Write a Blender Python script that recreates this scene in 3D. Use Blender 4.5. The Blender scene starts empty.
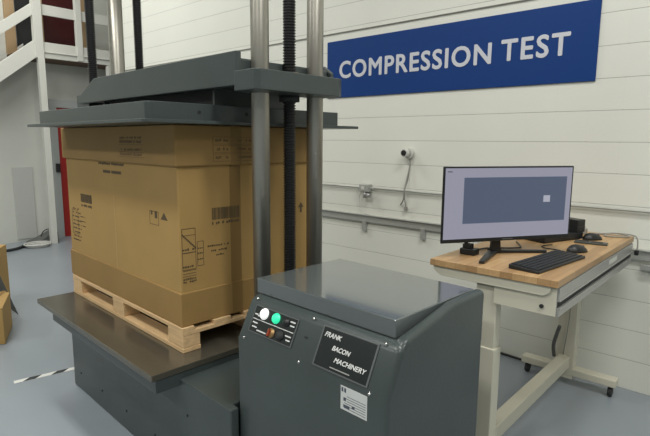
import bpy, bmesh, math, random
from mathutils import Vector, Matrix
random.seed(4)
sc = bpy.context.scene
C = sc.collection

# ------------------------------------------------------------------ camera
F_PX = 510.0
YAW, PITCH, ROLL = math.radians(132.0), math.radians(-8.6), math.radians(0.45)
fw = Vector((math.cos(YAW)*math.cos(PITCH), math.sin(YAW)*math.cos(PITCH), math.sin(PITCH)))
rt = fw.cross(Vector((0, 0, 1))).normalized()
up = rt.cross(fw)
rt2 = rt*math.cos(ROLL) + up*math.sin(ROLL)
up2 = -rt*math.sin(ROLL) + up*math.cos(ROLL)
cam = bpy.data.cameras.new('camera')
cam.sensor_width = 36.0
cam.lens = F_PX/650.0*36.0
cam.clip_start = 0.05
co = bpy.data.objects.new('camera', cam)
C.objects.link(co)
m = Matrix((rt2, up2, -fw)).transposed().to_4x4()
m.translation = Vector((0, -3.72, 1.62))
co.matrix_world = m
sc.camera = co

# ------------------------------------------------------------------ world, lights, exposure
w = bpy.data.worlds.new('world')
sc.world = w
w.use_nodes = True
bg = w.node_tree.nodes['Background']
bg.inputs[0].default_value = (0.80, 0.84, 0.80, 1)
bg.inputs[1].default_value = 0.22
sc.view_settings.view_transform = 'Standard'
sc.view_settings.look = 'None'
sc.view_settings.exposure = 0.12
sc.view_settings.gamma = 1.0
sc.view_settings.use_curve_mapping = False


def ceiling_lamp(x, y, z, sx, sy, power):
    l = bpy.data.lights.new('ceiling_light', 'AREA')
    l.shape = 'RECTANGLE'
    l.size, l.size_y = sx, sy
    l.energy = power
    l.color = (1.0, 0.99, 0.95)
    o = bpy.data.objects.new('ceiling_light', l)
    o.location = (x, y, z)
    C.objects.link(o)


for (x, y) in ((-6.7, -2.0), (-2.6, -4.6), (0.8, -2.4), (-5.5, -8.0), (0.5, -8.0), (4.2, -4.6)):
    ceiling_lamp(x, y, 5.4, 2.4, 0.5, 120)

# ------------------------------------------------------------------ materials
MATS = {}


def mat(name, col, rough=0.5, metal=0.0, noise=0.0, nscale=8.0, bump=0.0, bscale=60.0, stretch=(1, 1, 1), rnoise=0.0, spec=0.5, emit=None):
    if name in MATS:
        return MATS[name]
    mt = bpy.data.materials.new(name)
    mt.use_nodes = True
    nt = mt.node_tree
    b = nt.nodes['Principled BSDF']
    b.inputs['Base Color'].default_value = (*col, 1)
    b.inputs['Roughness'].default_value = rough
    b.inputs['Metallic'].default_value = metal
    b.inputs['Specular IOR Level'].default_value = spec
    tc = nt.nodes.new('ShaderNodeTexCoord')
    mp = nt.nodes.new('ShaderNodeMapping')
    mp.inputs['Scale'].default_value = stretch
    nt.links.new(tc.outputs['Object'], mp.inputs['Vector'])
    if noise or rnoise:
        n = nt.nodes.new('ShaderNodeTexNoise')
        n.inputs['Scale'].default_value = nscale
        n.inputs['Detail'].default_value = 6
        nt.links.new(mp.outputs[0], n.inputs['Vector'])
        r = nt.nodes.new('ShaderNodeMapRange')
        r.inputs['From Min'].default_value = 0.3
        r.inputs['From Max'].default_value = 0.7
        r.inputs['To Min'].default_value = 1-noise
        r.inputs['To Max'].default_value = 1+noise
        nt.links.new(n.outputs['Fac'], r.inputs['Value'])
        mx = nt.nodes.new('ShaderNodeVectorMath')
        mx.operation = 'SCALE'
        mx.inputs[0].default_value = col
        nt.links.new(r.outputs[0], mx.inputs['Scale'])
        nt.links.new(mx.outputs[0], b.inputs['Base Color'])
        if rnoise:
            r2 = nt.nodes.new('ShaderNodeMapRange')
            r2.inputs['From Min'].default_value = 0.3
            r2.inputs['From Max'].default_value = 0.7
            r2.inputs['To Min'].default_value = max(0, rough-rnoise)
            r2.inputs['To Max'].default_value = min(1, rough+rnoise)
            nt.links.new(n.outputs['Fac'], r2.inputs['Value'])
            nt.links.new(r2.outputs[0], b.inputs['Roughness'])
    if bump:
        n2 = nt.nodes.new('ShaderNodeTexNoise')
        n2.inputs['Scale'].default_value = bscale
        n2.inputs['Detail'].default_value = 3
        nt.links.new(mp.outputs[0], n2.inputs['Vector'])
        bp = nt.nodes.new('ShaderNodeBump')
        bp.inputs['Strength'].default_value = bump
        bp.inputs['Distance'].default_value = 0.01
        nt.links.new(n2.outputs['Fac'], bp.inputs['Height'])
        nt.links.new(bp.outputs[0], b.inputs['Normal'])
    if emit:
        b.inputs['Emission Color'].default_value = (*emit[0], 1)
        b.inputs['Emission Strength'].default_value = emit[1]
    MATS[name] = mt
    return mt


def block_mat(name, axis, col=(0.76, 0.765, 0.69)):
    mt = mat(name, col, rough=0.55)
    nt = mt.node_tree
    b = nt.nodes['Principled BSDF']
    mp = [n for n in nt.nodes if n.type == 'MAPPING'][0]
    tc = [n for n in nt.nodes if n.type == 'TEX_COORD'][0]
    nt.nodes.remove(mp)
    sep = nt.nodes.new('ShaderNodeSeparateXYZ')
    cmb = nt.nodes.new('ShaderNodeCombineXYZ')
    nt.links.new(tc.outputs['Object'], sep.inputs[0])
    nt.links.new(sep.outputs[axis], cmb.inputs[0])
    nt.links.new(sep.outputs[2], cmb.inputs[1])
    br = nt.nodes.new('ShaderNodeTexBrick')
    br.inputs['Scale'].default_value = 1.0
    br.inputs['Brick Width'].default_value = 0.4064
    br.inputs['Row Height'].default_value = 0.2032
    br.inputs['Mortar Size'].default_value = 0.0028
    br.inputs['Mortar Smooth'].default_value = 0.6
    br.inputs['Bias'].default_value = 0.0
    c2 = tuple(c*0.97 for c in col)
    br.inputs['Color1'].default_value = (*col, 1)
    br.inputs['Color2'].default_value = (*c2, 1)
    br.inputs['Mortar'].default_value = (*[c*0.72 for c in col], 1)
    nt.links.new(cmb.outputs[0], br.inputs['Vector'])
    # vertical joints are filled with paint and hardly show
    n = nt.nodes.new('ShaderNodeTexNoise')
    n.inputs['Scale'].default_value = 1.3
    n.inputs['Detail'].default_value = 5
    nt.links.new(tc.outputs['Object'], n.inputs['Vector'])
    r = nt.nodes.new('ShaderNodeMapRange')
    r.inputs['To Min'].default_value = 0.93
    r.inputs['To Max'].default_value = 1.05
    nt.links.new(n.outputs['Fac'], r.inputs['Value'])
    # joint strength: strong on the bed joints, faint on the head joints
    mod = nt.nodes.new('ShaderNodeMath'); mod.operation = 'PINGPONG'
    mod.inputs[1].default_value = 0.1016
    nt.links.new(sep.outputs[2], mod.inputs[0])
    lt = nt.nodes.new('ShaderNodeMapRange')
    lt.inputs['From Min'].default_value = 0.003
    lt.inputs['From Max'].default_value = 0.006
    lt.inputs['To Min'].default_value = 1.0
    lt.inputs['To Max'].default_value = 0.05
    nt.links.new(mod.outputs[0], lt.inputs['Value'])
    mj = nt.nodes.new('ShaderNodeMath'); mj.operation = 'MULTIPLY'
    nt.links.new(br.outputs['Fac'], mj.inputs[0])
    nt.links.new(lt.outputs[0], mj.inputs[1])
    mixc = nt.nodes.new('ShaderNodeMix'); mixc.data_type = 'RGBA'
    mixc.inputs[6].default_value = (*col, 1)
    mixc.inputs[7].default_value = (*[c*0.60 for c in col], 1)
    nt.links.new(mj.outputs[0], mixc.inputs[0])
    sc2 = nt.nodes.new('ShaderNodeVectorMath'); sc2.operation = 'SCALE'
    nt.links.new(mixc.outputs[2], sc2.inputs[0])
    nt.links.new(r.outputs[0], sc2.inputs['Scale'])
    nt.links.new(sc2.outputs[0], b.inputs['Base Color'])
    n3 = nt.nodes.new('ShaderNodeTexNoise')
    n3.inputs['Scale'].default_value = 55
    nt.links.new(tc.outputs['Object'], n3.inputs['Vector'])
    bp0 = nt.nodes.new('ShaderNodeBump')
    bp0.inputs['Strength'].default_value = 0.12
    bp0.inputs['Distance'].default_value = 0.006
    nt.links.new(n3.outputs['Fac'], bp0.inputs['Height'])
    bp = nt.nodes.new('ShaderNodeBump')
    bp.invert = True
    bp.inputs['Strength'].default_value = 0.5
    bp.inputs['Distance'].default_value = 0.004
    nt.links.new(mj.outputs[0], bp.inputs['Height'])
    nt.links.new(bp0.outputs[0], bp.inputs['Normal'])
    nt.links.new(bp.outputs[0], b.inputs['Normal'])
    return mt


def butcher_mat():
    mt = mat('butcher_block', (0.5, 0.3, 0.13), rough=0.4)
    nt = mt.node_tree
    b = nt.nodes['Principled BSDF']
    mp = [n for n in nt.nodes if n.type == 'MAPPING'][0]
    tc = [n for n in nt.nodes if n.type == 'TEX_COORD'][0]
    sep = nt.nodes.new('ShaderNodeSeparateXYZ')
    cmb = nt.nodes.new('ShaderNodeCombineXYZ')
    nt.links.new(tc.outputs['Object'], sep.inputs[0])
    nt.links.new(sep.outputs[1], cmb.inputs[0])
    nt.links.new(sep.outputs[0], cmb.inputs[1])
    br = nt.nodes.new('ShaderNodeTexBrick')
    br.inputs['Scale'].default_value = 1.0
    br.inputs['Brick Width'].default_value = 0.45
    br.inputs['Row Height'].default_value = 0.055
    br.inputs['Mortar Size'].default_value = 0.0006
    br.inputs['Color1'].default_value = (0.54, 0.35, 0.17, 1)
    br.inputs['Color2'].default_value = (0.36, 0.215, 0.10, 1)
    br.inputs['Mortar'].default_value = (0.25, 0.14, 0.06, 1)
    nt.links.new(cmb.outputs[0], br.inputs['Vector'])
    mp.inputs['Scale'].default_value = (40, 3, 40)
    n = nt.nodes.new('ShaderNodeTexNoise')
    n.inputs['Scale'].default_value = 1.5
    n.inputs['Detail'].default_value = 5
    nt.links.new(mp.outputs[0], n.inputs['Vector'])
    r = nt.nodes.new('ShaderNodeMapRange')
    r.inputs['To Min'].default_value = 0.75
    r.inputs['To Max'].default_value = 1.25
    nt.links.new(n.outputs['Fac'], r.inputs['Value'])
    s = nt.nodes.new('ShaderNodeVectorMath'); s.operation = 'SCALE'
    nt.links.new(br.outputs['Color'], s.inputs[0])
    nt.links.new(r.outputs[0], s.inputs['Scale'])
    nt.links.new(s.outputs[0], b.inputs['Base Color'])
    return mt


WALL = block_mat('painted_block_wall', 0)
PLASTER = mat('painted_plaster', (0.60, 0.61, 0.56), rough=0.6, noise=0.05, nscale=1.5)
FLOOR = mat('epoxy_floor', (0.265, 0.30, 0.33), rough=0.30, noise=0.05, nscale=1.2)
CEIL = mat('ceiling_paint', (0.55, 0.55, 0.5), rough=0.9)
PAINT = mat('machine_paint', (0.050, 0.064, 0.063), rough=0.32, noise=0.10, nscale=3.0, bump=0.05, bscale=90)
PAINT_LID_LIT = mat('lid_paint_lit', (0.095, 0.11, 0.11), spec=0.8, rough=0.12, noise=0.10, nscale=2.0)  # lighter base colour holds light the lid catches from wall and lamps
PAINT_LID_LIT.node_tree.nodes['Principled BSDF'].inputs['Coat Weight'].default_value = 0.8
PAINT_LID_LIT.node_tree.nodes['Principled BSDF'].inputs['Coat Roughness'].default_value = 0.06
STEEL_TOP = mat('worn_table_steel', (0.15, 0.138, 0.108), rough=0.2, metal=0.6, noise=0.15, nscale=2.5, stretch=(1, 3, 1))
STEEL = mat('column_steel', (0.36, 0.345, 0.30), rough=0.40, metal=0.8, noise=0.12, nscale=5, stretch=(1, 1, 0.4))
SCREW = mat('oiled_screw_steel', (0.035, 0.037, 0.037), rough=0.35, metal=0.6)
BRONZE = mat('bronze', (0.35, 0.22, 0.10), rough=0.4, metal=0.7)
BLACK = mat('black_plastic', (0.012, 0.013, 0.014), rough=0.42)
BLACKM = mat('matte_black', (0.02, 0.022, 0.022), rough=0.7)
KEYM = mat('key_plastic', (0.022, 0.024, 0.026), rough=0.55)
CARD = mat('cardboard', (0.40, 0.25, 0.083), rough=0.75, noise=0.05, nscale=3, bump=0.06, bscale=40)
CARD2 = mat('cardboard_tray_shaded_lid', (0.31, 0.19, 0.062), rough=0.75, noise=0.06, nscale=4)  # darker tray card; on the lid this tone holds the platen's shade
TAPE = mat('packing_tape', (0.25, 0.155, 0.055), rough=0.5, spec=0.2)
INK = mat('print_ink', (0.095, 0.066, 0.032), rough=0.7)
INKL = mat('faint_print_ink', (0.16, 0.10, 0.042), rough=0.7)
PINE = mat('pine_wood', (0.68, 0.47, 0.25), rough=0.6, noise=0.14, nscale=6, stretch=(1, 6, 12))
WHITE = mat('white_paint', (0.62, 0.62, 0.57), rough=0.5)
CREAM = mat('cream_powder_coat', (0.60, 0.58, 0.47), rough=0.4)
ALU = mat('aluminium_rail', (0.42, 0.42, 0.40), rough=0.35, metal=0.5)
GALV = mat('grey_raceway', (0.44, 0.45, 0.42), rough=0.45, metal=0.4)
GREY = mat('grey_steel_panel', (0.40, 0.42, 0.41), rough=0.5)
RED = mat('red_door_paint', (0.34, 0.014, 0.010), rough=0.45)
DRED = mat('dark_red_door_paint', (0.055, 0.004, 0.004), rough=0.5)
TAN = mat('tan_wood_trim', (0.42, 0.29, 0.16), rough=0.6)
DARKWOOD = mat('brown_underside', (0.12, 0.075, 0.045), rough=0.7)
BLUE = mat('sign_blue', (0.003, 0.040, 0.19), rough=0.5, spec=0.25)
LETTER = mat('sign_letter_white', (0.60, 0.61, 0.66), rough=0.5)
FRAMEG = mat('dull_frame_grey', (0.12, 0.13, 0.13), rough=0.35, metal=0.3)
PLATE = mat('nameplate_black', (0.012, 0.016, 0.016), rough=0.25)
PWHITE = mat('print_white', (0.65, 0.66, 0.64), rough=0.5)
CHROME = mat('bright_steel', (0.6, 0.6, 0.58), rough=0.25, metal=1.0)
WLAMP = mat('white_lamp', (0.8, 0.8, 0.78), rough=0.3, emit=((0.9, 0.92, 0.9), 0.55))
GLAMP = mat('green_lamp', (0.02, 0.5, 0.25), rough=0.3, emit=((0.03, 0.75, 0.38), 0.75))
ORANGE = mat('red_knob_plastic', (0.30, 0.05, 0.02), rough=0.4)
SCREEN = mat('screen_lavender', (0.02, 0.02, 0.02), rough=0.25, emit=((0.245, 0.245, 0.31), 1.0))
WINDOWM = mat('screen_window_slate', (0.02, 0.02, 0.02), rough=0.25, emit=((0.062, 0.082, 0.13), 1.0))
ICON = mat('screen_dialog_grey', (0.02, 0.02, 0.02), rough=0.25, emit=((0.33, 0.34, 0.40), 1.0))
BUTCHER = butcher_mat()
CABLEG = mat('grey_cable', (0.30, 0.29, 0.26), rough=0.6)
CABLEW = mat('white_cable', (0.62, 0.62, 0.58), rough=0.6)
TWHITE = mat('tape_white', (0.68, 0.68, 0.64), rough=0.5)
GREYD = mat('dark_grey_film', (0.10, 0.105, 0.10), rough=0.5)


# ------------------------------------------------------------------ mesh helpers
class MB:
    def __init__(self):
        self.bm = bmesh.new()

    def box(self, x0, x1, y0, y1, z0, z1):
        v = [self.bm.verts.new(p) for p in ((x0, y0, z0), (x1, y0, z0), (x1, y1, z0), (x0, y1, z0), (x0, y0, z1), (x1, y0, z1), (x1, y1, z1), (x0, y1, z1))]
        for f in ((0, 3, 2, 1), (4, 5, 6, 7), (0, 1, 5, 4), (1, 2, 6, 5), (2, 3, 7, 6), (3, 0, 4, 7)):
            self.bm.faces.new([v[i] for i in f])
        return self

    def prism(self, pts, axis, a, b):
        # closed outline extruded along axis (0 x: pts are y,z; 1 y: x,z; 2 z: x,y)
        def P(p, t):
            return {0: (t, p[0], p[1]), 1: (p[0], t, p[1]), 2: (p[0], p[1], t)}[axis]
        va = [self.bm.verts.new(P(p, a)) for p in pts]
        vb = [self.bm.verts.new(P(p, b)) for p in pts]
        n = len(pts)
        fs = [self.bm.faces.new(va), self.bm.faces.new(vb[::-1])]
        for i in range(n):
            fs.append(self.bm.faces.new((va[i], vb[i], vb[(i+1) % n], va[(i+1) % n])))
        bmesh.ops.recalc_face_normals(self.bm, faces=fs)
        return self

    def lathe(self, prof, seg=24, M=None):
        # prof: (radius, height) about z; M places it
        M = M or Matrix()
        rings = []
        for r, h in prof:
            if r < 1e-6:
                rings.append([self.bm.verts.new(M @ Vector((0, 0, h)))])
            else:
                rings.append([self.bm.verts.new(M @ Vector((r*math.cos(2*math.pi*i/seg), r*math.sin(2*math.pi*i/seg), h))) for i in range(seg)])
        fs = []
        for a, b in zip(rings[:-1], rings[1:]):
            for i in range(seg):
                j = (i+1) % seg
                if len(a) == 1 and len(b) == 1:
                    continue
                if len(a) == 1:
                    f = self.bm.faces.new((a[0], b[i], b[j]))
                elif len(b) == 1:
                    f = self.bm.faces.new((a[i], b[0], a[j]))
                else:
                    f = self.bm.faces.new((a[i], b[i], b[j], a[j]))
                fs.append(f)
        if len(rings[0]) > 1:
            fs.append(self.bm.faces.new(rings[0]))
        if len(rings[-1]) > 1:
            fs.append(self.bm.faces.new(rings[-1][::-1]))
        for f in fs:
            if len(f.verts) <= 4:
                f.smooth = True
        bmesh.ops.recalc_face_normals(self.bm, faces=fs)
        return self

    def cyl(self, p, q, r, seg=16, r2=None):
        p, q = Vector(p), Vector(q)
        d = q-p
        M = Matrix.Translation(p) @ d.to_track_quat('Z', 'Y').to_matrix().to_4x4()
        return self.lathe([(r, 0), (r if r2 is None else r2, d.length)], seg, M)

    def tube(self, pts, r, seg=8, closed=False):
        pts = [Vector(p) for p in pts]
        # smooth with catmull rom
        out = []
        n = len(pts)
        for i in range(n-1 if not closed else n):
            p0, p1, p2, p3 = pts[(i-1) % n if closed else max(i-1, 0)], pts[i], pts[(i+1) % n], pts[(i+2) % n if closed else min(i+2, n-1)]
            for k in range(6):
                t = k/6
                out.append(0.5*((2*p1)+(-p0+p2)*t+(2*p0-5*p1+4*p2-p3)*t*t+(-p0+3*p1-3*p2+p3)*t**3))
        if not closed:
            out.append(pts[-1])
        rings = []
        m = len(out)
        nrm = Vector((0.13, 0.21, 0.97))
        for i, p in enumerate(out):
            d = (out[(i+1) % m if closed else min(i+1, m-1)]-out[(i-1) % m if closed else max(i-1, 0)]).normalized()
            nrm = (nrm-d*nrm.dot(d))
            if nrm.length < 1e-4:
                nrm = d.orthogonal()
            nrm.normalize()
            bi = d.cross(nrm)
            rings.append([self.bm.verts.new(p+r*(math.cos(2*math.pi*k/seg)*nrm+math.sin(2*math.pi*k/seg)*bi)) for k in range(seg)])
        fs = []
        for i in range(m if closed else m-1):
            a, b = rings[i], rings[(i+1) % m]
            for k in range(seg):
                f = self.bm.faces.new((a[k], b[k], b[(k+1) % seg], a[(k+1) % seg]))
                f.smooth = True
                fs.append(f)
        if not closed:
            fs.append(self.bm.faces.new(rings[0]))
            fs.append(self.bm.faces.new(rings[-1]))
        bmesh.ops.recalc_face_normals(self.bm, faces=fs)
        return self

    def xf(self, M):
        bmesh.ops.transform(self.bm, matrix=M, verts=self.bm.verts)
        return self


def build(name, mb, material, parent=None, org=(0, 0, 0), bevel=0.0, bseg=2, smooth=False):
    me = bpy.data.meshes.new(name)
    if tuple(org) != (0, 0, 0):
        bmesh.ops.translate(mb.bm, vec=-Vector(org), verts=mb.bm.verts)
    mb.bm.to_mesh(me)
    mb.bm.free()
    me.materials.append(material)
    o = bpy.data.objects.new(name, me)
    C.objects.link(o)
    if parent is not None:
        o.parent = parent
    if bevel:
        bv = o.modifiers.new('bevel', 'BEVEL')
        bv.width = bevel
        bv.segments = bseg
        bv.limit_method = 'ANGLE'
        bv.angle_limit = math.radians(28)
        bv.harden_normals = False
        if smooth:
            for p in me.polygons:
                p.use_smooth = True
            bv.harden_normals = True
    return o


def tag(o, label, cat, group=None, kind=None):
    o['label'] = label
    o['category'] = cat
    if group:
        o['group'] = group
    if kind:
        o['kind'] = kind
    return o


def struct(name, mb, material, parent=None, bevel=0.0):
    o = build(name, mb, material, parent, bevel=bevel)
    if parent is None:
        o['kind'] = 'structure'
    return o


# the machine stands a little askew to the wall: its own frame
MX, MY, MROT = -1.98, -2.659, math.radians(-2.4)


class Thing:
    """an Empty at the thing's base; parts are given in the frame of the machine (mf) or of the room"""

    def __init__(self, name, label, cat, org, mf=False, group=None, rotz=0.0):
        self.o = bpy.data.objects.new(name, None)
        C.objects.link(self.o)
        self.org = Vector(org)
        if mf:
            R = Matrix.Rotation(MROT, 4, 'Z')
            self.o.location = Vector((MX, MY, 0)) + R @ self.org
            self.o.rotation_euler = (0, 0, MROT)
        else:
            self.o.location = self.org
            self.o.rotation_euler = (0, 0, rotz)
        self.o.empty_display_size = 0.1
        tag(self.o, label, cat, group)

    def part(self, name, mb, material, bevel=0.0, bseg=2, parent=None, label=None, smooth=False):
        o = build(name, mb, material, parent or self.o, self.org, bevel, bseg, smooth)
        if label:
            o['label'] = label
        return o


def text_mb(body, width, height, extrude=0.001, bold=0.0, shear=0.0, spacing=1.0):
    cu = bpy.data.curves.new('lettering', 'FONT')
    cu.body = body
    cu.size = 1.0
    cu.extrude = 0.01
    cu.shear = shear
    cu.space_character = spacing
    cu.resolution_u = 4
    t = bpy.data.objects.new('lettering', cu)
    C.objects.link(t)
    bpy.context.view_layer.update()
    dg = bpy.context.evaluated_depsgraph_get()
    me = bpy.data.meshes.new_from_object(t.evaluated_get(dg))
    mb = MB()
    mb.bm.from_mesh(me)
    bpy.data.objects.remove(t)
    bpy.data.curves.remove(cu)
    bpy.data.meshes.remove(me)
    if bold:
        g = list(mb.bm.verts)+list(mb.bm.edges)+list(mb.bm.faces)
        for k in range(8):
            d = bmesh.ops.duplicate(mb.bm, geom=g)
            bmesh.ops.translate(mb.bm, vec=(bold*math.cos(k*math.pi/4), bold*math.sin(k*math.pi/4), 0.0006*(k+1)), verts=[v for v in d['geom'] if isinstance(v, bmesh.types.BMVert)])
    xs = [v.co.x for v in mb.bm.verts]
    ys = [v.co.y for v in mb.bm.verts]
    x0, x1, y0, y1 = min(xs), max(xs), min(ys), max(ys)
    for v in mb.bm.verts:
        v.co.x = (v.co.x-x0)/(x1-x0)*width
        v.co.y = (v.co.y-y0)/(y1-y0)*height
        v.co.z = v.co.z/0.01*extrude
    return mb


# ------------------------------------------------------------------ setting
struct('floor', MB().box(-9.1, 6, -11, 1.7, -0.1, 0), FLOOR)
struct('ceiling', MB().box(-9.1, 6, -11, 1.7, 6.0, 6.1), CEIL)
struct('wall_back', MB().box(-7.5, 6, 0, 0.2, 0, 6.0), WALL)
struct('wall_left', MB().box(-9.1, -8.9, -11, 1.7, 0, 6.0), PLASTER)
struct('wall_alcove', MB().box(-8.9, -7.3, 1.5, 1.7, 0, 6.0), PLASTER)

# doors in the left wall
d1 = struct('door_1', MB().box(-8.9, -8.86, -0.40, 0.62, 0, 2.12), RED, bevel=0.004)
fr = MB()
fr.box(-8.9, -8.83, -0.50, -0.40, 0, 2.24)
fr.box(-8.9, -8.83, 0.62, 0.75, 0, 2.24)
fr.box(-8.9, -8.83, -0.40, 0.62, 2.12, 2.24)
struct('door_frame', fr, GREY, d1)
lt = MB().box(-8.83, -8.79, -0.47, -0.41, 1.08, 1.22)
struct('door_latch', lt, BLACK, d1, bevel=0.005)
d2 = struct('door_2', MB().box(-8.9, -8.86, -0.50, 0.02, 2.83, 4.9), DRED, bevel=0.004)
fr = MB()
fr.box(-8.9, -8.84, 0.02, 0.15, 2.83, 5.0)
fr.box(-8.9, -8.84, -0.62, -0.50, 2.83, 5.0)
fr.box(-8.9, -8.84, -0.50, 0.02, 4.9, 5.0)
struct('door_frame', fr, TAN, d2)
w1 = struct('window_1', MB().box(-8.9, -8.87, -0.87, -0.65, 2.85, 4.6), BLACK)
struct('window_frame', MB().box(-8.9, -8.84, -1.03, -0.90, 2.7, 4.7).box(-8.9, -8.84, -0.90, -0.62, 4.6, 4.7), TAN, w1)
tag(build('utility_panel', MB().box(-8.9, -8.88, -1.09, -0.80, 0.04, 1.18), mat('pale_grey_panel', (0.50, 0.51, 0.48), rough=0.5), bevel=0.006),
    'tall plain grey steel panel on the left wall below the stairs', 'panel')

# ------------------------------------------------------------------ staircase with landing, at the far left
st = Thing('staircase', 'white painted staircase with railed landing at the far left wall', 'stairs', (-8.4, -0.74, 0))
st.part('landing_deck', MB().box(-8.88, -8.42, -0.78, 1.45, 2.80, 2.86), DARKWOOD)
st.part('fascia_board', MB().box(-8.43, -8.39, -0.80, 1.45, 2.81, 3.04).box(-8.45, -8.37, -0.8, 1.45, 2.89, 2.90), WHITE, 0.004)
st.part('support_post', MB().box(-8.44, -8.35, -0.78, -0.69, 0, 2.80), WHITE, 0.004)
st.part('support_post', MB().box(-8.44, -8.35, 0.26, 0.35, 0, 2.80), WHITE, 0.004)
st.part('newel_post', MB().box(-8.46, -8.36, -0.81, -0.69, 2.80, 3.95), WHITE, 0.004)
st.part('newel_post', MB().box(-8.44, -8.37, -0.20, -0.11, 2.82, 3.95), WHITE, 0.004)
st.part('newel_post', MB().box(-8.44, -8.37, 0.48, 0.57, 2.82, 3.95), WHITE, 0.004)
st.part('rail_board', MB().box(-8.43, -8.40, -0.72, 1.45, 3.43, 3.58), WHITE, 0.004)
st.part('rail_board', MB().box(-8.43, -8.40, -0.72, 1.45, 3.83, 3.93), WHITE, 0.004)


def slant(y0, zt, zb, y1, x0=-8.43, x1=-8.39, sl=0.80):
    # a board going down towards -y along the stair
    dz = (y0-y1)*sl
    return MB().prism([(y0, zt), (y0, zb), (y1, zb-dz), (y1, zt-dz)], 0, x0, x1)


st.part('stringer', slant(-0.80, 3.06, 2.80, -4.0), WHITE, 0.004)
st.part('stringer', slant(-0.80, 3.06, 2.80, -4.0, -8.90+0.02, -8.86), WHITE, 0.004)
st.part('rail_board', slant(-0.80, 3.58, 3.41, -4.2), WHITE, 0.004)
st.part('rail_board', slant(-0.80, 3.98, 3.88, -4.2), WHITE, 0.004)
tr = MB()
for i in range(15):
    y = -0.80-0.22*i
    z = 2.86-0.176*i
    tr.box(-8.86, -8.43, y-0.24, y, z-0.04, z)
    tr.box(-8.86, -8.43, y-0.02, y, z, z+0.136)  # riser boards, added to stop light streaks between the treads
st.part('tread', tr, DARKWOOD)

# ------------------------------------------------------------------ sign
sg = Thing('wall_sign', 'long blue COMPRESSION TEST sign with white capitals on the block wall', 'sign', (-2.15, -0.012, 2.02))
sg.part('sign_board', MB().box(-3.325, -0.985, -0.012, -0.001, 2.02, 2.532), BLUE, 0.002)
tm = text_mb('COMPRESSION', 1.470, 0.156, 0.0012, 0.024, spacing=1.12)
M = Matrix.Translation((-3.172, -0.0135, 2.190)) @ Matrix.Rotation(math.pi/2, 4, 'X')
sg.part('lettering', tm.xf(M), LETTER)
tm = text_mb('TEST', 0.475, 0.155, 0.0012, 0.024, spacing=1.15)
M = Matrix.Translation((-1.63, -0.0135, 2.198)) @ Matrix.Rotation(math.pi/2, 4, 'X')
sg.part('lettering', tm.xf(M), LETTER)

# ------------------------------------------------------------------ wall fittings
cp = MB().tube([(-7.4, -0.02, 1.20), (-3.2, -0.02, 1.20)], 0.008)
cp.tube([(-2.74, -0.02, 1.20), (2.5, -0.02, 1.19)], 0.008)
cp.tube([(-3.2, -0.02, 1.20), (-2.74, -0.02, 1.20)], 0.008)
tag(build('wall_wire', MB().tube([(-7.4, -0.008, 2.605), (-3.0, -0.008, 2.603), (5.5, -0.008, 2.60)], 0.005, 6), CABLEG),
    'thin grey wire running along the block wall just above the blue sign', 'wire')
tag(build('conduit_pipe', cp, GALV), 'thin grey metal conduit running along the block wall above the raceway', 'pipe')
rw = MB()
rw.box(-7.4, 5.5, -0.025, -0.001, 0.885, 0.945)
rw.box(-7.4, 5.5, -0.040, -0.001, 0.945, 0.953)
rw.box(-0.62, 5.5, -0.045, -0.001, 0.828, 0.862)
for i in range(20):
    rw.box(-7.2+i*0.62, -7.16+i*0.62, -0.03, -0.001, 0.80, 0.90)
tag(build('wall_raceway', rw, GALV, bevel=0.002), 'long grey two-channel metal raceway fixed low along the block wall', 'raceway')

jb = Thing('junction_box', 'small metal junction box on the conduit left of the camera', 'box', (-2.83, -0.03, 1.20))
jb.part('box_body', MB().box(-2.885, -2.775, -0.06, -0.001, 1.165, 1.235), GALV, 0.006)
jb.part('connector', MB().cyl((-2.83, -0.035, 1.165), (-2.83, -0.035, 1.11), 0.018).cyl((-2.80, -0.045, 1.14), (-2.765, -0.045, 1.13), 0.02), ALU)
jb.part('cover_plate', MB().box(-2.855, -2.82, -0.064, -0.06, 1.185, 1.215), WHITE, 0.002)
jb.part('cord', MB().tube([(-2.86, -0.05, 1.165), (-2.90, -0.03, 1.10), (-2.885, -0.02, 1.02), (-2.83, -0.02, 0.965), (-2.78, -0.02, 0.96)], 0.004, 6), CABLEW)

wc = Thing('security_camera', 'small white bullet camera with black lens on the block wall', 'camera', (-2.40, -0.001, 1.53))
wc.part('mount', MB().cyl((-2.385, -0.001, 1.52), (-2.385, -0.03, 1.52), 0.045, 20), WHITE)
d = Vector((0.0, -0.10, 0.0)).normalized()
p0 = Vector((-2.392, -0.03, 1.525))
wc.part('camera_body', MB().cyl(p0, p0+d*0.055, 0.034, 20).cyl(p0+d*0.02-Vector((0, 0, 0.02)), (-2.385, -0.02, 1.50), 0.018), WHITE)
wc.part('lens', MB().cyl(p0+d*0.055, p0+d*0.06, 0.024, 20), BLACK)
wc.part('cord', MB().tube([(-2.37, -0.02, 1.49), (-2.372, -0.015, 1.42), (-2.39, -0.03, 1.30), (-2.40, -0.05, 1.20), (-2.41, -0.04, 1.13), (-2.45, -0.02, 1.08)], 0.006, 6)
        .tube([(-2.365, -0.02, 1.46), (-2.385, -0.02, 1.3), (-2.395, -0.052, 1.2), (-2.40, -0.03, 1.11), (-2.395, -0.02, 1.05)], 0.005, 6)
        .box(-2.41, -2.385, -0.03, -0.012, 1.03, 1.065), CABLEG)

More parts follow.
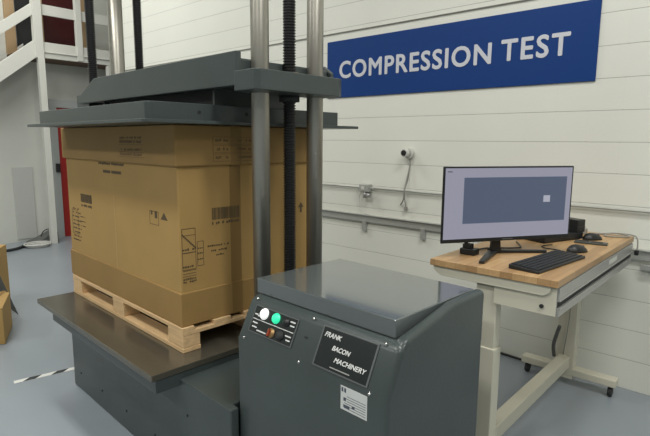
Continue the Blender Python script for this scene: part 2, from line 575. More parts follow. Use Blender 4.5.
# ------------------------------------------------------------------ compression tester
ct = Thing('compression_tester', 'large dark grey compression testing machine with steel table and lowered platen', 'machine', (-0.785, 0.72, 0), mf=True)
YB = 1.30
base = MB().prism([(-1.41, 0.15), (0.385, 0.15), (0.385, 0.192), (0.345, 0.192), (0.345, YB), (-1.41, YB)], 2, 0, 0.52)
b_ = ct.part('base_housing', base, PAINT, 0.006)
for x in (-1.28, -0.95, -0.62, -0.29, 0.04, 0.3):
    for z in (0.36, 0.12):
        pl_ = MB().lathe([(0.0, 0), (0.006, 0), (0.006, 0.003), (0.0, 0.004)], 8, Matrix.Translation((x, 0.15, z)) @ Matrix.Rotation(math.pi/2, 4, 'X'))
        ct.part('bolt', pl_, BLACKM)
ct.part('table_support', MB().box(-1.36, -0.018, 0.030, 1.34, 0.487, 0.5495), PAINT, 0.003)
ct.part('table_plate', MB().box(-1.585, -0.014, 0.010, 1.40, 0.55, 0.58), STEEL_TOP, 0.003, label='worn brownish steel table plate')


def screw(x, y, z0, z1, r=0.031, pitch=0.013):
    prof = [(r-0.006, z0)]
    n = int((z1-z0)/pitch)
    for i in range(n):
        z = z0+i*pitch
        prof += [(r-0.006, z+pitch*0.15), (r, z+pitch*0.35), (r, z+pitch*0.65), (r-0.006, z+pitch*0.85)]
    mb = MB().lathe(prof, 16, Matrix.Translation((x, y, 0)))
    for f in mb.bm.faces:
        f.smooth = False
    return mb


for (x, y) in ((0.12, 0.533), (0.12, 0.885)):
    ct.part('column', MB().cyl((x, y, 0.52), (x, y, 3.6), 0.042, 32), STEEL, label='round bright steel column')
ct.part('column', MB().cyl((-1.70, 0.68, 0), (-1.70, 0.68, 3.6), 0.050, 32), STEEL, label='round bright steel column')
ct.part('drive_screw', screw(0.12, 0.712, 0.52, 3.6), SCREW, label='black threaded screw')
ct.part('drive_screw', screw(-1.70, 0.503, 0.0, 3.6), SCREW, label='black threaded screw')
ct.part('drive_screw', screw(-1.70, 0.845, 0.0, 3.6), SCREW, label='black threaded screw')
foot = MB().box(-1.80, -1.50, 0.40, 1.0, 0, 0.05)
ct.part('column_base', foot, PAINT, 0.006)

# crosshead
ct.part('crosshead_beam', MB().prism([(-1.72, 1.86), (-1.72, 1.90), (-1.44, 2.01), (0.118, 2.01), (0.118, 1.86)], 1, 0.40, 0.43), PAINT, 0.004)
ct.part('crosshead_beam', MB().prism([(-1.72, 1.86), (-1.72, 1.90), (-1.44, 2.01), (0.06, 2.01), (0.118, 1.97), (0.118, 1.86)], 1, 1.0, 1.025), PAINT, 0.004)
core = MB().box(-1.60, 0.10, 0.431, 0.999, 1.865, 1.985)
ct.part('crosshead_core', core, PAINT, 0.01)
ct.part('crosshead_bracket', MB().prism([(0.115, 0.39), (0.262, 0.39), (0.275, 0.41), (0.275, 0.90), (0.262, 0.93), (0.101, 0.93), (0.101, 0.435), (0.115, 0.435)], 2, 1.834, 1.922), PAINT, 0.004)
ct.part('crosshead_bracket', MB().box(-1.83, -1.61, 0.43, 0.97, 1.838, 1.925), PAINT, 0.004)
ct.part('screw_nut', MB().lathe([(0.03, 0), (0.058, 0), (0.058, 0.018), (0.03, 0.018)], 6, Matrix.Translation((0.12, 0.712, 1.922))), BRONZE, label='bronze nut around the screw')
ct.part('screw_nut', MB().lathe([(0.03, 0), (0.05, 0), (0.05, 0.03), (0.03, 0.03)], 20, Matrix.Translation((0.12, 0.712, 1.806))), BLACKM)
ct.part('dark_gap_sheet', MB().box(-1.40, -0.17, 0.48, 0.50, 1.787, 1.866), BLACKM)  # added black sheet; hides the bright wall behind the dark gap
for (x, y) in ((-0.22, 0.55), (-0.22, 0.92), (-1.35, 0.52), (-1.35, 0.92)):
    ct.part('load_cell', MB().cyl((x, y, 1.787), (x, y, 1.866), 0.045, 20), BLACKM)
for x in (-0.16, -1.45):
    ct.part('hanger_plate', MB().box(x, x+0.015, 0.46, 0.96, 1.787, 1.866), PAINT)
# platen: shallow tray with outward flange
ZF = 1.692
pt = MB()
X0, X1, Y0, Y1 = -1.50, -0.075, 0.075, 1.285
pt.prism([(X0, Y0+0.02), (X0+0.02, Y0), (X1-0.022, Y0), (X1, Y0+0.022), (X1, Y1-0.02), (X1-0.02, Y1), (X0+0.02, Y1), (X0, Y1-0.02)], 2, ZF+0.014, 1.785)
ct.part('platen_tray', pt, PAINT, 0.003)
ct.part('platen_flange', MB().prism([(X0-0.06, Y0-0.05), (X1+0.045, Y0-0.05), (X1+0.06, Y0-0.035), (X1+0.06, Y1+0.10), (X0-0.06, Y1+0.10)], 2, ZF, ZF+0.015), PAINT, 0.002)
for y in (0.33, 0.6):
    ct.part('bolt', MB().cyl((X1, y, 1.747), (X1+0.003, y, 1.747), 0.008, 10), BLACKM)

# ------------------------------------------------------------------ pallet
pa = Thing('wooden_pallet', 'pale pine block pallet on the steel table under the big carton', 'pallet', (-0.865, 0.72, 0.58), mf=True)
PX0, PX1, PY0, PY1 = -1.596+0.02, -0.134, 0.238, 1.19
for y in (PY0, (PY0+PY1)/2-0.05, PY1-0.10):
    pa.part('bottom_board', MB().box(PX0, PX1, y, y+0.10, 0.5805, 0.602), PINE, 0.002)
    for x in (PX0, -0.94, PX1-0.15):
        pa.part('block', MB().box(x+0.002, x+0.148, y+0.001, y+0.099, 0.602, 0.666), PINE, 0.004)
for x in (PX0, -0.94, PX1-0.145):
    pa.part('cross_board', MB().box(x, x+0.145, PY0, PY1, 0.666, 0.686), PINE, 0.002)
for (y, y2) in ((PY0, 0.305), (0.42, 0.525), (0.61, 0.82), (0.90, 1.01), (1.09, PY1)):
    pa.part('deck_board', MB().box(PX0, PX1, y, y2, 0.686, 0.7065), PINE, 0.002)

# ------------------------------------------------------------------ big carton
BX0, BX1, BY0, BY1 = -1.595, -0.155, 0.25, 1.175
cb = Thing('cardboard_box', 'big printed brown carton on the pallet under the platen', 'box', (-0.85, 0.71, 0.7075), mf=True)
cb.part('carton_body', MB().box(BX0, BX1, BY0, BY1, 0.7075, 1.66), CARD, 0.008)
e = 0.007
cb.part('bottom_tray', MB().prism([(BX0-e, BY0-e), (BX1+e, BY0-e), (BX1+e, BY1+e), (BX0-e, BY1+e)], 2, 0.7075, 0.878), CARD2, 0.005)
e = 0.016
cap = MB().box(BX0-e, BX1+e, BY0-e, BY1+e, 1.495, 1.690)
cb.part('carton_lid', cap, CARD2, 0.006)
fx, fy = BX1+0.0006, BY0-0.0006
fxc, fyc = BX1+e+0.0006, BY0-e-0.0006
cb.part('tape_strip', MB().box(BX1-0.001, fx, 0.545, 0.612, 0.72, 1.50), TAPE)
cb.part('tape_strip', MB().box(BX1+e-0.001, fxc, 0.545, 0.612, 1.495, 1.69), TAPE)
cb.part('tape_strip', MB().box(BX1+0.007-0.001, BX1+0.0076, 0.545, 0.612, 0.7075, 0.878), TAPE)
cb.part('fold_crease', MB().box(-0.875, -0.868, fy, BY0+0.001, 0.88, 1.30), mat('cardboard_crease', (0.47, 0.31, 0.13), rough=0.7))


def right_box(mb, y0, y1, z0, z1, f=fx):
    mb.box(f-0.0004, f+0.0004, y0, y1, z0, z1)


def left_box(mb, x0, x1, z0, z1, f=fy):
    mb.box(x0, x1, f-0.0004, f+0.0004, z0, z1)


def words(fn, mb, a0, a1, z, h, f, seed):
    # a line of small illegible print: a run of letter-sized strokes
    r = random.Random(seed)
    a = a0
    while a < a1:
        wl = r.uniform(0.006, 0.012)
        if r.random() > 0.16:
            fn(mb, a, min(a+wl, a1), z+h*r.uniform(0, 0.25), z+h*r.uniform(0.7, 1), f)
        a += wl+0.003


pr = MB()
r = random.Random(2)
a = 0.435
while a < 0.600:
    wv = r.choice((0.002, 0.003, 0.006))
    right_box(pr, a, a+wv, 1.222, 1.283)
    a += wv+r.choice((0.0015, 0.002, 0.003))
words(right_box, pr, 0.435, 0.60, 1.196, 0.018, fx, 3)
cb.part('barcode', pr, INK)
pr = MB()


def frame(fn, mb, a0, a1, z0, z1, f, t=0.0022):
    fn(mb, a0, a1, z0, z0+t, f)
    fn(mb, a0, a1, z1-t, z1, f)
    fn(mb, a0, a0+t, z0, z1, f)
    fn(mb, a1-t, a1, z0, z1, f)


for (z0, z1) in ((1.075, 1.195), (1.16, 1.195), (0.99, 1.075)):
    frame(right_box, pr, 0.262, 0.338, z0, z1, fx)
frame(right_box, pr, 0.345, 0.382, 1.0, 1.125, fx)
for k in range(10):   # diagonal stroke
    right_box(pr, 0.262+k*0.0076, 0.2706+k*0.0076, 1.160-k*0.0075, 1.1685-k*0.0075, fx)
for i, z in enumerate((1.085, 1.0, 0.938, 0.924)):
    words(right_box, pr, 0.264, 0.337, z, 0.012, fx, 10+i)
for i, z in enumerate((0.985, 0.97, 0.957)):
    right_box(pr, 0.262, 0.337, z, z+0.0022)
for i, z in enumerate((1.045, 1.06, 1.085, 1.03)):
    words(right_box, pr, 0.348, 0.378, z, 0.009, fx, 15+i)
for i, (z, a0, a1) in enumerate(((1.085, 0.405, 0.535), (1.060, 0.425, 0.52), (1.035, 0.44, 0.50))):
    words(right_box, pr, a0, a1, z, 0.011, fx, 20+i)
cb.part('shipping_mark', pr, INK)
pr = MB()
for y in (0.955, 1.02):
    pr.prism([(y, 1.235), (y+0.045, 1.235), (y+0.0225, 1.265)], 0, fx-0.0004, fx+0.0004)
    right_box(pr, y+0.015, y+0.03, 1.205, 1.235)
cb.part('handling_arrows', pr, INK)
pr = MB()
for i, z in enumerate((1.612, 1.570, 1.528)):
    frame(right_box, pr, 0.44, 0.70, z-0.013, z+0.024, fxc, 0.0018)
    words(right_box, pr, 0.455, 0.53, z-0.002, 0.016, fxc, 30+i)
    words(right_box, pr, 0.59, 0.68, z-0.002, 0.016, fxc, 34+i)
cb.part('lid_print', pr, INKL)
pr = MB()
for i, z in enumerate((1.622, 1.600, 1.560, 1.535)):
    words(left_box, pr, -0.72, -0.47, z, 0.014, fyc, 40+i)
    left_box(pr, -0.735, -0.45, z-0.008, z-0.006, fyc)
cb.part('lid_print', pr, INKL)
pr = MB()
a = -1.372
while a < -1.20:
    wv = r.choice((0.003, 0.005, 0.008))
    left_box(pr, a, a+wv, 1.222, 1.275)
    a += wv+r.choice((0.002, 0.004))
words(left_box, pr, -1.37, -1.20, 1.192, 0.018, fy, 50)
cb.part('barcode', pr, INK)
pr = MB()
words(left_box, pr, -1.06, -0.72, 1.472, 0.018, fy, 51)
cb.part('heading_print', pr, INK)
pr = MB()
left_box(pr, -1.0, -0.90, 1.427, 1.443)
left_box(pr, -0.885, -0.76, 1.427, 1.443)
cb.part('heading_print', pr, INK)
pr = MB()
frame(left_box, pr, -0.445, -0.35, 1.19, 1.26, fy)
pr.prism([(-0.33, 1.225), (-0.26, 1.225), (-0.295, 1.262)], 1, fy-0.0004, fy+0.0004)
left_box(pr, -0.39, -0.365, 1.225, 1.262)
left_box(pr, -0.43, -0.415, 1.24, 1.262)
cb.part('handling_arrows', pr, INK)
pr = MB()
for i in range(9):
    words(left_box, pr, -1.54+0.01*(i % 3), -1.42+0.03*(i % 2), 0.955+0.026*i, 0.01, fy, 60+i)
for i in range(3):
    words(left_box, pr, -1.40, -1.32, 1.06+0.03*i, 0.008, fy, 70+i)
frame(left_box, pr, -1.54, -1.44, 1.0, 1.16, fy)
cb.part('shipping_mark', pr, INK)

# ------------------------------------------------------------------ control cabinet
cc = Thing('control_cabinet', 'dark grey control cabinet with sloped panel and flat lid before the tester', 'cabinet', (0.78, 0.55, 0), mf=True)
ph = MB().prism([(0.20, 0), (0.20, 0.82), (0.28, 0.985), (0.33, 0.985), (0.825, 0.985), (0.825, 0)], 0, 0.362, 1.135)
cc.part('housing', ph, PAINT, 0.028, 5, smooth=True)
sh = MB().prism([(0.225, 0.84), (0.288, 0.975), (0.31, 0.996), (0.45, 1.022), (0.60, 1.052), (0.82, 1.057), (0.82, 0.84)], 0, 1.088, 1.1345)
cc.part('side_rail', sh, PAINT, 0.018, 5, smooth=True)
cc.part('lid', MB().box(0.366, 1.085, 0.31, 0.822, 0.986, 1.05), PAINT_LID_LIT, 0.004, 3, label='flat glossy lid')
# frame on the sloped panel: u along x, v up the slope, w outwards
S0, S1 = Vector((0, 0.20, 0.82)), Vector((0, 0.28, 0.985))
SL = (S1-S0).length
SV = (S1-S0).normalized()
SN = Vector((1, 0, 0)).cross(SV)
SLOPE = Matrix(((1, 0, 0), tuple(SV), tuple(SN))).transposed().to_4x4()
SLOPE.translation = S0


def on_slope(mb):
    return mb.xf(SLOPE)


def s_(t):
    return t*SL


bez = MB().box(0.424, 0.680, s_(0.235), s_(0.835), 0.0005, 0.005)
cpan = cc.part('control_panel', on_slope(bez), FRAMEG, 0.001)
cc.part('panel_face', on_slope(MB().box(0.429, 0.675, s_(0.26), s_(0.81), 0.005, 0.0056)), PLATE, parent=cpan)
lines = MB().box(0.431, 0.673, s_(0.525), s_(0.54), 0.0056, 0.006)
for (x0, x1, t) in ((0.437, 0.467, 0.44), (0.455, 0.480, 0.60), (0.435, 0.455, 0.62), (0.474, 0.530, 0.30), (0.44, 0.47, 0.35), (0.640, 0.668, 0.72), (0.645, 0.668, 0.64), (0.635, 0.668, 0.42), (0.645, 0.668, 0.34)):
    lines.box(x0, x1, s_(t), s_(t)+0.005, 0.0056, 0.006)
cc.part('panel_print', on_slope(lines), PWHITE, parent=cpan)


def button(x, t, r, h):
    return on_slope(MB().lathe([(r*1.1, 0.0056), (r*1.1, 0.009), (r, 0.010), (r*0.95, h), (r*0.6, h+0.003), (0, h+0.004)], 20, Matrix.Translation((x, s_(t), 0))))


cc.part('push_button', button(0.490, 0.69, 0.021, 0.015), WLAMP, parent=cpan, label='white lit push button')
cc.part('push_button', button(0.562, 0.69, 0.019, 0.015), GLAMP, parent=cpan, label='green lit push button')
cc.part('push_button', button(0.620, 0.69, 0.015, 0.014), BLACK, parent=cpan, label='black push button')
cc.part('push_button', button(0.610, 0.385, 0.017, 0.016), BLACKM, parent=cpan, label='black push button')
kb_ = cc.part('selector_switch', button(0.560, 0.37, 0.017, 0.012), BRONZE, parent=cpan, label='selector switch with red lever')
cc.part('switch_lever', on_slope(MB().box(0.5565, 0.5635, s_(0.37)-0.014, s_(0.37)+0.014, 0.014, 0.026)), ORANGE, 0.001, parent=cpan)
# nameplate
np_ = cc.part('nameplate', on_slope(MB().box(0.803, 1.055, s_(0.125), s_(0.915), 0.0005, 0.004)), FRAMEG, 0.001, label='black nameplate with three lines of white capitals')
cc.part('plate_face', on_slope(MB().box(0.810, 1.048, s_(0.155), s_(0.885), 0.004, 0.0046)), PLATE, parent=np_)
for (tx, x, t, wd) in (('FRANK', 0.822, 0.715, 0.078), ('BACON', 0.872, 0.510, 0.082), ('MACHINERY', 0.895, 0.315, 0.142)):
    tm = text_mb(tx, wd, 0.017, 0.0006, 0.022, shear=0.25)
    tm.xf(Matrix.Translation((x, s_(t), 0.0050)))
    cc.part('lettering', on_slope(tm), PWHITE, parent=np_)
cc.part('plate_line', on_slope(MB().box(0.885, 0.975, s_(0.20), s_(0.20)+0.0035, 0.0046, 0.005)), ALU, parent=np_)
cc.part('keyhole', on_slope(MB().box(0.728, 0.744, s_(0.535), s_(0.565), 0.0003, 0.002)), BLACK)
for (x, t) in ((0.745, 0.95), (1.075, 0.945), (0.739, 0.06), (1.068, 0.055), (0.416, 0.955), (0.413, 0.06)):
    sv = MB().lathe([(0.006, 0), (0.006, 0.003), (0.003, 0.005), (0, 0.005)], 10, Matrix.Translation((x, s_(t), 0)))
    cc.part('panel_screw', on_slope(sv), CHROME)
# data sticker on the front
sk = cc.part('data_sticker', MB().box(0.950, 1.064, 0.1992, 0.2000, 0.737, 0.820), PWHITE, label='white data sticker with small print')
pr = MB()
pr.box(0.954, 0.962, 0.1988, 0.1992, 0.80, 0.815)
pr.box(0.966, 0.974, 0.1988, 0.1992, 0.80, 0.815)
for i in range(6):
    z = 0.745+0.0085*i
    pr.box(0.966 + (0.012 if i % 2 else 0), 1.058, 0.1988, 0.1992, z, z+0.0018)
pr.box(0.963, 0.990, 0.1988, 0.1992, 0.747, 0.757)
pr.box(0.963, 0.974, 0.1988, 0.1992, 0.770, 0.782)
pr.box(1.0, 1.012, 0.1988, 0.1992, 0.755, 0.763)
cc.part('sticker_print', pr, mat('sticker_ink', (0.08, 0.09, 0.12), rough=0.6), parent=sk)

# ------------------------------------------------------------------ workbench
wb = Thing('workbench', 'cream height adjustable workbench with butcher block top by the wall', 'desk', (-0.96, -0.85, 0))
DX0, DX1, DY0, DY1, DZ = -1.261, -0.655, -1.54, -0.135, 1.05
wb.part('worktop', MB().box(DX0, DX1, DY0, DY1, 1.018, DZ), BUTCHER, 0.002, label='butcher block worktop')
for (ya, yb) in ((-1.532, -1.526), (-0.15, -0.144)):
    rp = MB().prism([(-1.245, 1.0175), (-0.685, 1.0175), (-0.685, 0.998), (-0.695, 0.985), (-0.715, 0.972), (-1.205, 0.972), (-1.228, 0.985), (-1.245, 1.0)], 1, ya, yb)
    wb.part('end_plate', rp, CREAM, 0.002)
wb.part('crossbar', MB().box(-0.935, -0.662, -1.523, -1.517, 0.888, 1.016), CREAM, 0.002)
wb.part('crossbar', MB().box(-0.935, -0.662, -0.143, -0.138, 0.888, 1.016), CREAM, 0.002)
wb.part('bolt', MB().cyl((-0.72, -1.523, 0.925), (-0.72, -1.530, 0.925), 0.009, 12), BLACKM)
sr = MB()
sr.box(-0.668, -0.660, -1.517, -0.16, 0.888, 1.016)
sr.box(-0.660, -0.652, -1.517, -0.16, 0.962, 1.012)
sr.box(-0.660, -0.648, -1.517, -0.16, 0.955, 0.962)
sr.box(-0.660, -0.648, -1.517, -0.16, 0.918, 0.927)
sr.box(-0.660, -0.652, -1.517, -0.16, 0.888, 0.918)
wb.part('side_rail', sr, ALU, 0.001, label='grooved aluminium side rail')
wb.part('slot', MB().box(-0.6600, -0.6585, -1.515, -0.162, 0.928, 0.954), BLACKM, label='dark slot')
wb.part('rail_label', MB().box(-0.652, -0.6515, -0.72, -0.55, 0.975, 1.0), WHITE)
for (ya, yb) in ((-1.515, -1.445), (-0.215, -0.145)):
    lg = wb.part('leg', MB().box(-1.025, -0.925, ya+0.004, yb-0.004, 0.62, 1.016), CREAM, 0.004)
    wb.part('lower_sleeve', MB().box(-1.033, -0.918, ya-0.003, yb+0.003, 0.05, 0.665), CREAM, 0.005, parent=lg)
    ft = wb.part('foot', MB().box(-1.26, -0.66, ya-0.005, yb+0.005, 0.075, 0.125), CREAM, 0.006)
    for x in (-1.225, -0.695):
        yc = (ya+yb)/2
        cm = MB().cyl((x-0.012, yc, 0.0345), (x+0.012, yc, 0.0345), 0.034, 20)
        cs = wb.part('caster', cm, BLACKM, 0.003, parent=ft)
wb.part('stretcher', MB().box(-1.010, -0.940, -1.44, -0.22, 0.13, 0.21), CREAM, 0.004)
wb.part('cord_hook', MB().tube([(-1.03, -0.26, 0.20), (-1.035, -0.27, 0.28), (-1.02, -0.27, 0.36), (-1.005, -0.27, 0.42)], 0.012, 8), GREYD)
wb.part('cord', MB().tube([(-1.036, -1.40, 0.16), (-1.15, -1.1, 0.03), (-1.3, -0.9, 0.012), (-1.45, -0.75, 0.012)], 0.010, 8), BLACKM)
wb.part('cord', MB().tube([(-1.9, -0.04, 0.012), (-1.5, -0.03, 0.012), (-1.2, -0.05, 0.015), (-1.08, -0.09, 0.05), (-1.04, -0.16, 0.14)], 0.009, 8), BLACKM)
wb.part('cord', MB().tube([(-0.95, -0.24, 0.95), (-0.955, -0.245, 0.7), (-0.96, -0.24, 0.45), (-0.98, -0.24, 0.22)], 0.004, 6), CABLEG)

# ------------------------------------------------------------------ monitor
MAZ = math.radians(58)
mc = Vector((-1.019, -1.197, 1.05))


def mw(v):     # monitor local (x along the screen, y away from the viewer, z up) -> room
    return v


mo = Thing('computer_monitor', 'wide black monitor showing a grey window on the butcher block desk', 'monitor', (0, 0, 0))
mo.o.location = mc
mo.o.rotation_euler = (0, 0, MAZ)
HW = 0.376
mo.part('casing', MB().box(-HW, HW, 0.0, 0.012, 0.075, 0.452).box(-HW+0.06, HW-0.06, 0.012, 0.035, 0.12, 0.40), BLACK, 0.003)
scr = mo.part('screen', MB().box(-HW+0.009, HW-0.009, -0.0008, 0.0, 0.094, 0.444), SCREEN)
mo.part('screen_window', MB().box(-HW+0.112, HW-0.04, -0.0013, -0.0008, 0.170, 0.398), WINDOWM, parent=scr)
mo.part('dialog', MB().box(HW-0.177, HW-0.137, -0.0018, -0.0013, 0.268, 0.302), ICON, parent=scr)
mo.part('menu_mark', MB().box(-HW+0.02, -HW+0.045, -0.0012, -0.0008, 0.425, 0.429), BLACKM, parent=scr)
mo.part('logo', MB().box(-0.03, 0.03, -0.0006, 0.0, 0.082, 0.087), GREYD)
sn = MB().prism([(-0.052, 0.12), (-0.012, 0.12), (-0.002, 0.02), (-0.058, 0.02)], 1, 0.045, 0.067)
mo.part('stand_neck', sn, BLACK, 0.003)
sf = MB()
sf.prism([(-0.058, 0.04), (-0.002, 0.04), (-0.002, 0.085), (-0.058, 0.085)], 2, 0.001, 0.024)
sf.prism([(-0.058, 0.075), (-0.025, 0.04), (-0.228, -0.150), (-0.250, -0.138)], 2, 0.001, 0.016)
sf.prism([(-0.004, 0.045), (0.228, -0.022), (0.238, 0.0), (-0.02, 0.080)], 2, 0.001, 0.016)
mo.part('stand_foot', sf, BLACK, 0.003)

# ------------------------------------------------------------------ keyboard
kx, ky = -0.797, -1.235
kb = Thing('keyboard', 'black full size keyboard on the desk before the monitor', 'keyboard', (0, 0, 0))
kb.o.location = (kx, ky, 1.0505)
kb.o.rotation_euler = (0, 0, math.radians(83.5))
W2, H2 = 0.245, 0.072
kb.part('keyboard_base', MB().prism([(-H2, 0), (H2, 0), (H2, 0.022), (-H2, 0.012)], 0, -W2, W2), BLACK, 0.003)
kp = MB()
for rr in range(6):
    y = -H2+0.012+rr*0.0215
    n = 22
    for cidx in range(n):
        if cidx in (15, 19) and False:
            continue
        x = -W2+0.012+cidx*(2*W2-0.024)/n
        z = 0.0125+(y+H2)/(2*H2)*0.010
        kp.box(x+0.001, x+(2*W2-0.024)/n-0.002, y, y+0.0185, z-0.001, z+0.004)
kk = kb.part('keys', kp, KEYM)
kk['kind'] = 'stuff'


def mouse(name, label, x, y, rot, s=1.0):
    t = Thing(name, label, 'mouse', (0, 0, 0), group=None)
    t.o.location = (x, y, 1.0503)
    t.o.rotation_euler = (0, 0, rot)
    bm = MB()
    bmesh.ops.create_uvsphere(bm.bm, u_segments=24, v_segments=14, radius=1.0)
    for v in bm.bm.verts:
        c = v.co
        k = 1.0-0.12*c.x
        v.co = Vector((c.x*0.056*s, c.y*0.032*s*k, max(c.z, -0.0)*0.036*s*(1-0.25*c.x)))
    for f in bm.bm.faces:
        f.smooth = True
    t.part('mouse_shell', bm, BLACK)
    t.part('scroll_wheel', MB().cyl((0.030*s, -0.003, 0.021*s), (0.030*s, 0.003, 0.021*s), 0.009*s, 14), GREYD)
    return t


mouse('computer_mouse', 'black mouse beside the right end of the keyboard', -0.775, -0.865, math.radians(60), 1.12)
mouse('computer_mouse', 'black mouse at the back of the desk behind the grey remote', -0.815, -0.430, math.radians(50), 1.1)

rm = Thing('remote_control', 'flat dark grey remote lying between the two mice', 'remote', (0, 0, 0))
rm.o.location = (-0.785, -0.575, 1.0503)
rm.o.rotation_euler = (0, 0, math.radians(8))
rm.part('remote_body', MB().box(-0.085, 0.085, -0.028, 0.028, 0, 0.012), mat('remote_grey', (0.06, 0.065, 0.06), rough=0.45), 0.005, 3)
rm.part('remote_buttons', MB().box(-0.06, -0.01, -0.018, 0.018, 0.012, 0.0132).box(0.0, 0.06, -0.018, 0.018, 0.012, 0.0132), BLACKM, 0.001)

pc = Thing('mini_computer', 'flat black computer lying behind the monitor', 'computer', (0, 0, 0))
pc.o.location = (-1.015, -0.575, 1.0503)
pc.o.rotation_euler = (0, 0, math.radians(70))
pc.part('computer_case', MB().box(-0.17, 0.17, -0.10, 0.10, 0.004, 0.042), BLACK, 0.004)
pc.part('rubber_foot', MB().box(-0.16, 0.16, -0.09, 0.09, 0, 0.004), BLACKM)
ps = Thing('dock_box', 'small upright black box standing on the flat computer', 'box', (0, 0, 0))
ps.o.location = (-0.955, -0.44, 1.0925)
ps.o.rotation_euler = (0, 0, math.radians(70))
ps.part('box_case', MB().box(-0.035, 0.035, -0.09, 0.05, 0.0, 0.075), BLACK, 0.003)
ps.part('vent_grille', MB().box(-0.025, 0.025, -0.0915, -0.09, 0.012, 0.03).box(-0.025, 0.025, -0.0915, -0.09, 0.038, 0.06), BLACKM)
ad = Thing('power_adapter', 'small grey plug adapter behind the black computer', 'adapter', (-0.915, -0.255, 1.0505))
ad.part('adapter_body', MB().box(-0.935, -0.895, -0.275, -0.235, 1.0505, 1.085), CABLEG, 0.004)
ad.part('plug', MB().cyl((-0.915, -0.255, 1.085), (-0.915, -0.255, 1.10), 0.012, 12), GALV)

sb = Thing('webcam_base', 'small black box under the left end of the monitor', 'box', (-1.16, -1.30, 1.0505))
sb.part('box_case', MB().box(-1.205, -1.125, -1.345, -1.285, 1.0505, 1.082), BLACK, 0.004)
sb.part('clip', MB().box(-1.195, -1.150, -1.335, -1.297, 1.082, 1.105).box(-1.19, -1.18, -1.33, -1.30, 1.105, 1.12), BLACKM, 0.003)

cb2 = MB().tube([(-1.173, -1.274, 1.0555), (-1.17, -1.19, 1.0555), (-1.146, -1.118, 1.0555), (-1.07, -1.05, 1.0555), (-1.03, -0.99, 1.0555), (-1.06, -0.92, 1.0555), (-1.11, -0.84, 1.0555)], 0.004, 6)
tag(build('black_cable', cb2, BLACK), 'black cable winding behind the monitor stand on the desk', 'cable')
cb3 = MB().tube([(-0.815, -0.965, 1.0545), (-0.85, -0.91, 1.0545), (-0.93, -0.90, 1.0545), (-0.96, -0.85, 1.0545), (-0.93, -0.78, 1.0545)], 0.003, 6)
tag(build('keyboard_cable', cb3, BLACK), 'thin cable curving between keyboard and flat computer', 'cable')
cb4 = MB().tube([(-0.88, -0.24, 1.056), (-0.82, -0.20, 1.056), (-0.76, -0.17, 1.062), (-0.70, -0.17, 1.060), (-0.67, -0.21, 1.056), (-0.72, -0.26, 1.056), (-0.79, -0.27, 1.056), (-0.76, -0.21, 1.066), (-0.69, -0.155, 1.062), (-0.64, -0.15, 1.05), (-0.628, -0.155, 1.0), (-0.630, -0.16, 0.965)], 0.0045, 6)
tag(build('coiled_cable', cb4, CABLEG), 'grey cable looped at the wall end of the desk and hanging over its edge', 'cable')
hk = MB().box(-0.640, -0.618, -0.172, -0.150, 0.94, 0.972)
tag(build('cable_plug', hk, BLACK, bevel=0.003), 'black plug hanging off the wall end of the desk', 'plug')

# ------------------------------------------------------------------ floor marks and things at the left
x0, y0, x1, y1 = -3.70, -2.72, -3.62, -2.33
dv = Vector((x1-x0, y1-y0, 0))
ln = dv.length
dv.normalize()
nv = Vector((-dv.y, dv.x, 0))*0.022
ht = Thing('hazard_tape', 'black and white striped tape on the floor beside the tester', 'tape', (x0, y0, 0))


def strip(a, b, z0=0.0005, z1=0.0012):
    p = Vector((x0, y0, 0))
    A, B = p+dv*a, p+dv*b
    return [(A-nv)[:2], (B-nv)[:2], (B+nv)[:2], (A+nv)[:2]]


ht.part('tape_base', MB().prism(strip(0, ln), 2, 0.0003, 0.001), TWHITE)
bk = MB()
k = 0.05
while k < ln-0.1:
    s4 = [Vector(q) for q in strip(k, k+0.075)]
    off = Vector(dv[:2])*0.045
    s4[2] += off
    s4[3] += off
    bk.prism([tuple(q) for q in s4], 2, 0.001, 0.0014)
    k += 0.17
ht.part('black_stripes', bk, BLACKM)

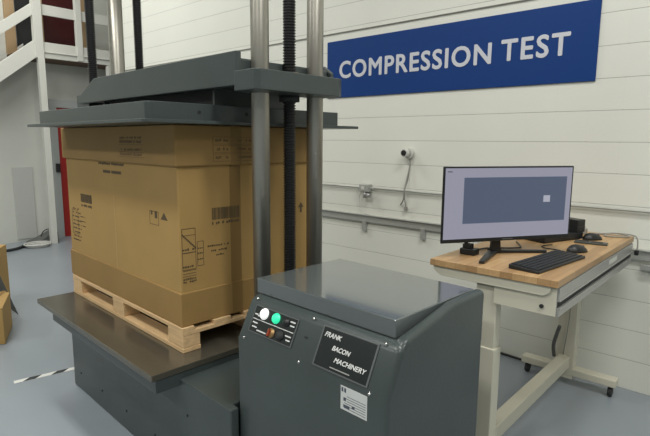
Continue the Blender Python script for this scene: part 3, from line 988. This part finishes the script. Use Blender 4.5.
lb = Thing('cardboard_carton', 'brown cardboard carton on the floor at the left edge', 'box', (-4.66, -2.62, 0))
lb.part('carton_body', MB().prism([(-4.46, -2.55), (-4.69, -2.77), (-5.08, -2.47), (-4.89, -2.37)], 2, 0.001, 0.30), CARD, 0.004)
lb.part('tape_strip', MB().prism([(-4.56, -2.646), (-4.60, -2.684), (-4.98, -2.395), (-4.945, -2.375)], 2, 0.30, 0.3015), TAPE)
ub = Thing('upright_carton', 'tall open carton with a hanging dark flap at the left edge', 'box', (-5.25, -2.45, 0))
ub.part('carton_body', MB().prism([(-5.10, -2.45), (-5.30, -2.71), (-5.65, -2.44), (-5.45, -2.21)], 2, 0.001, 0.62), CARD, 0.004)
fl = MB().prism([(-2.45, 0.62), (-2.43, 0.58), (-2.26, 0.02), (-2.31, 0.08), (-2.45, 0.36)], 0, -5.095, -5.085)
ub.part('carton_flap', fl, GREYD, label='dark hanging flap')

cl = MB()
for k in range(3):
    rr = 0.13+0.018*k
    cl.tube([(-8.30+rr*math.cos(a*math.pi/4), -1.00+rr*1.1*math.sin(a*math.pi/4), 0.012+0.018*k) for a in range(8)], 0.010, 6, closed=True)
tag(build('hose_coil', cl, CABLEW), 'coiled white hose on the floor by the left wall', 'hose')
c5 = MB().tube([(-8.15, -1.65, 0.02), (-8.2, -1.5, 0.02), (-8.25, -1.32, 0.02), (-8.35, -1.2, 0.02), (-8.5, -1.1, 0.02)], 0.022, 8)
tag(build('floor_cable', c5, BLACKM), 'thick black cable on the floor leading to the white coil', 'cable')
bg_ = Thing('tool_bag', 'dark low bag on the floor beside the white stair post', 'bag', (-8.62, -0.78, 0))
bg_.part('bag_body', MB().prism([(-1.02, 0.001), (-0.62, 0.001), (-0.62, 0.16), (-0.68, 0.17), (-0.9, 0.06), (-1.02, 0.03)], 0, -8.75, -8.50), GREYD, 0.02)
bg_.part('handle', MB().tube([(-8.62, -0.70, 0.15), (-8.62, -0.72, 0.20), (-8.62, -0.80, 0.17), (-8.62, -0.84, 0.10)], 0.008, 6), BLACKM)
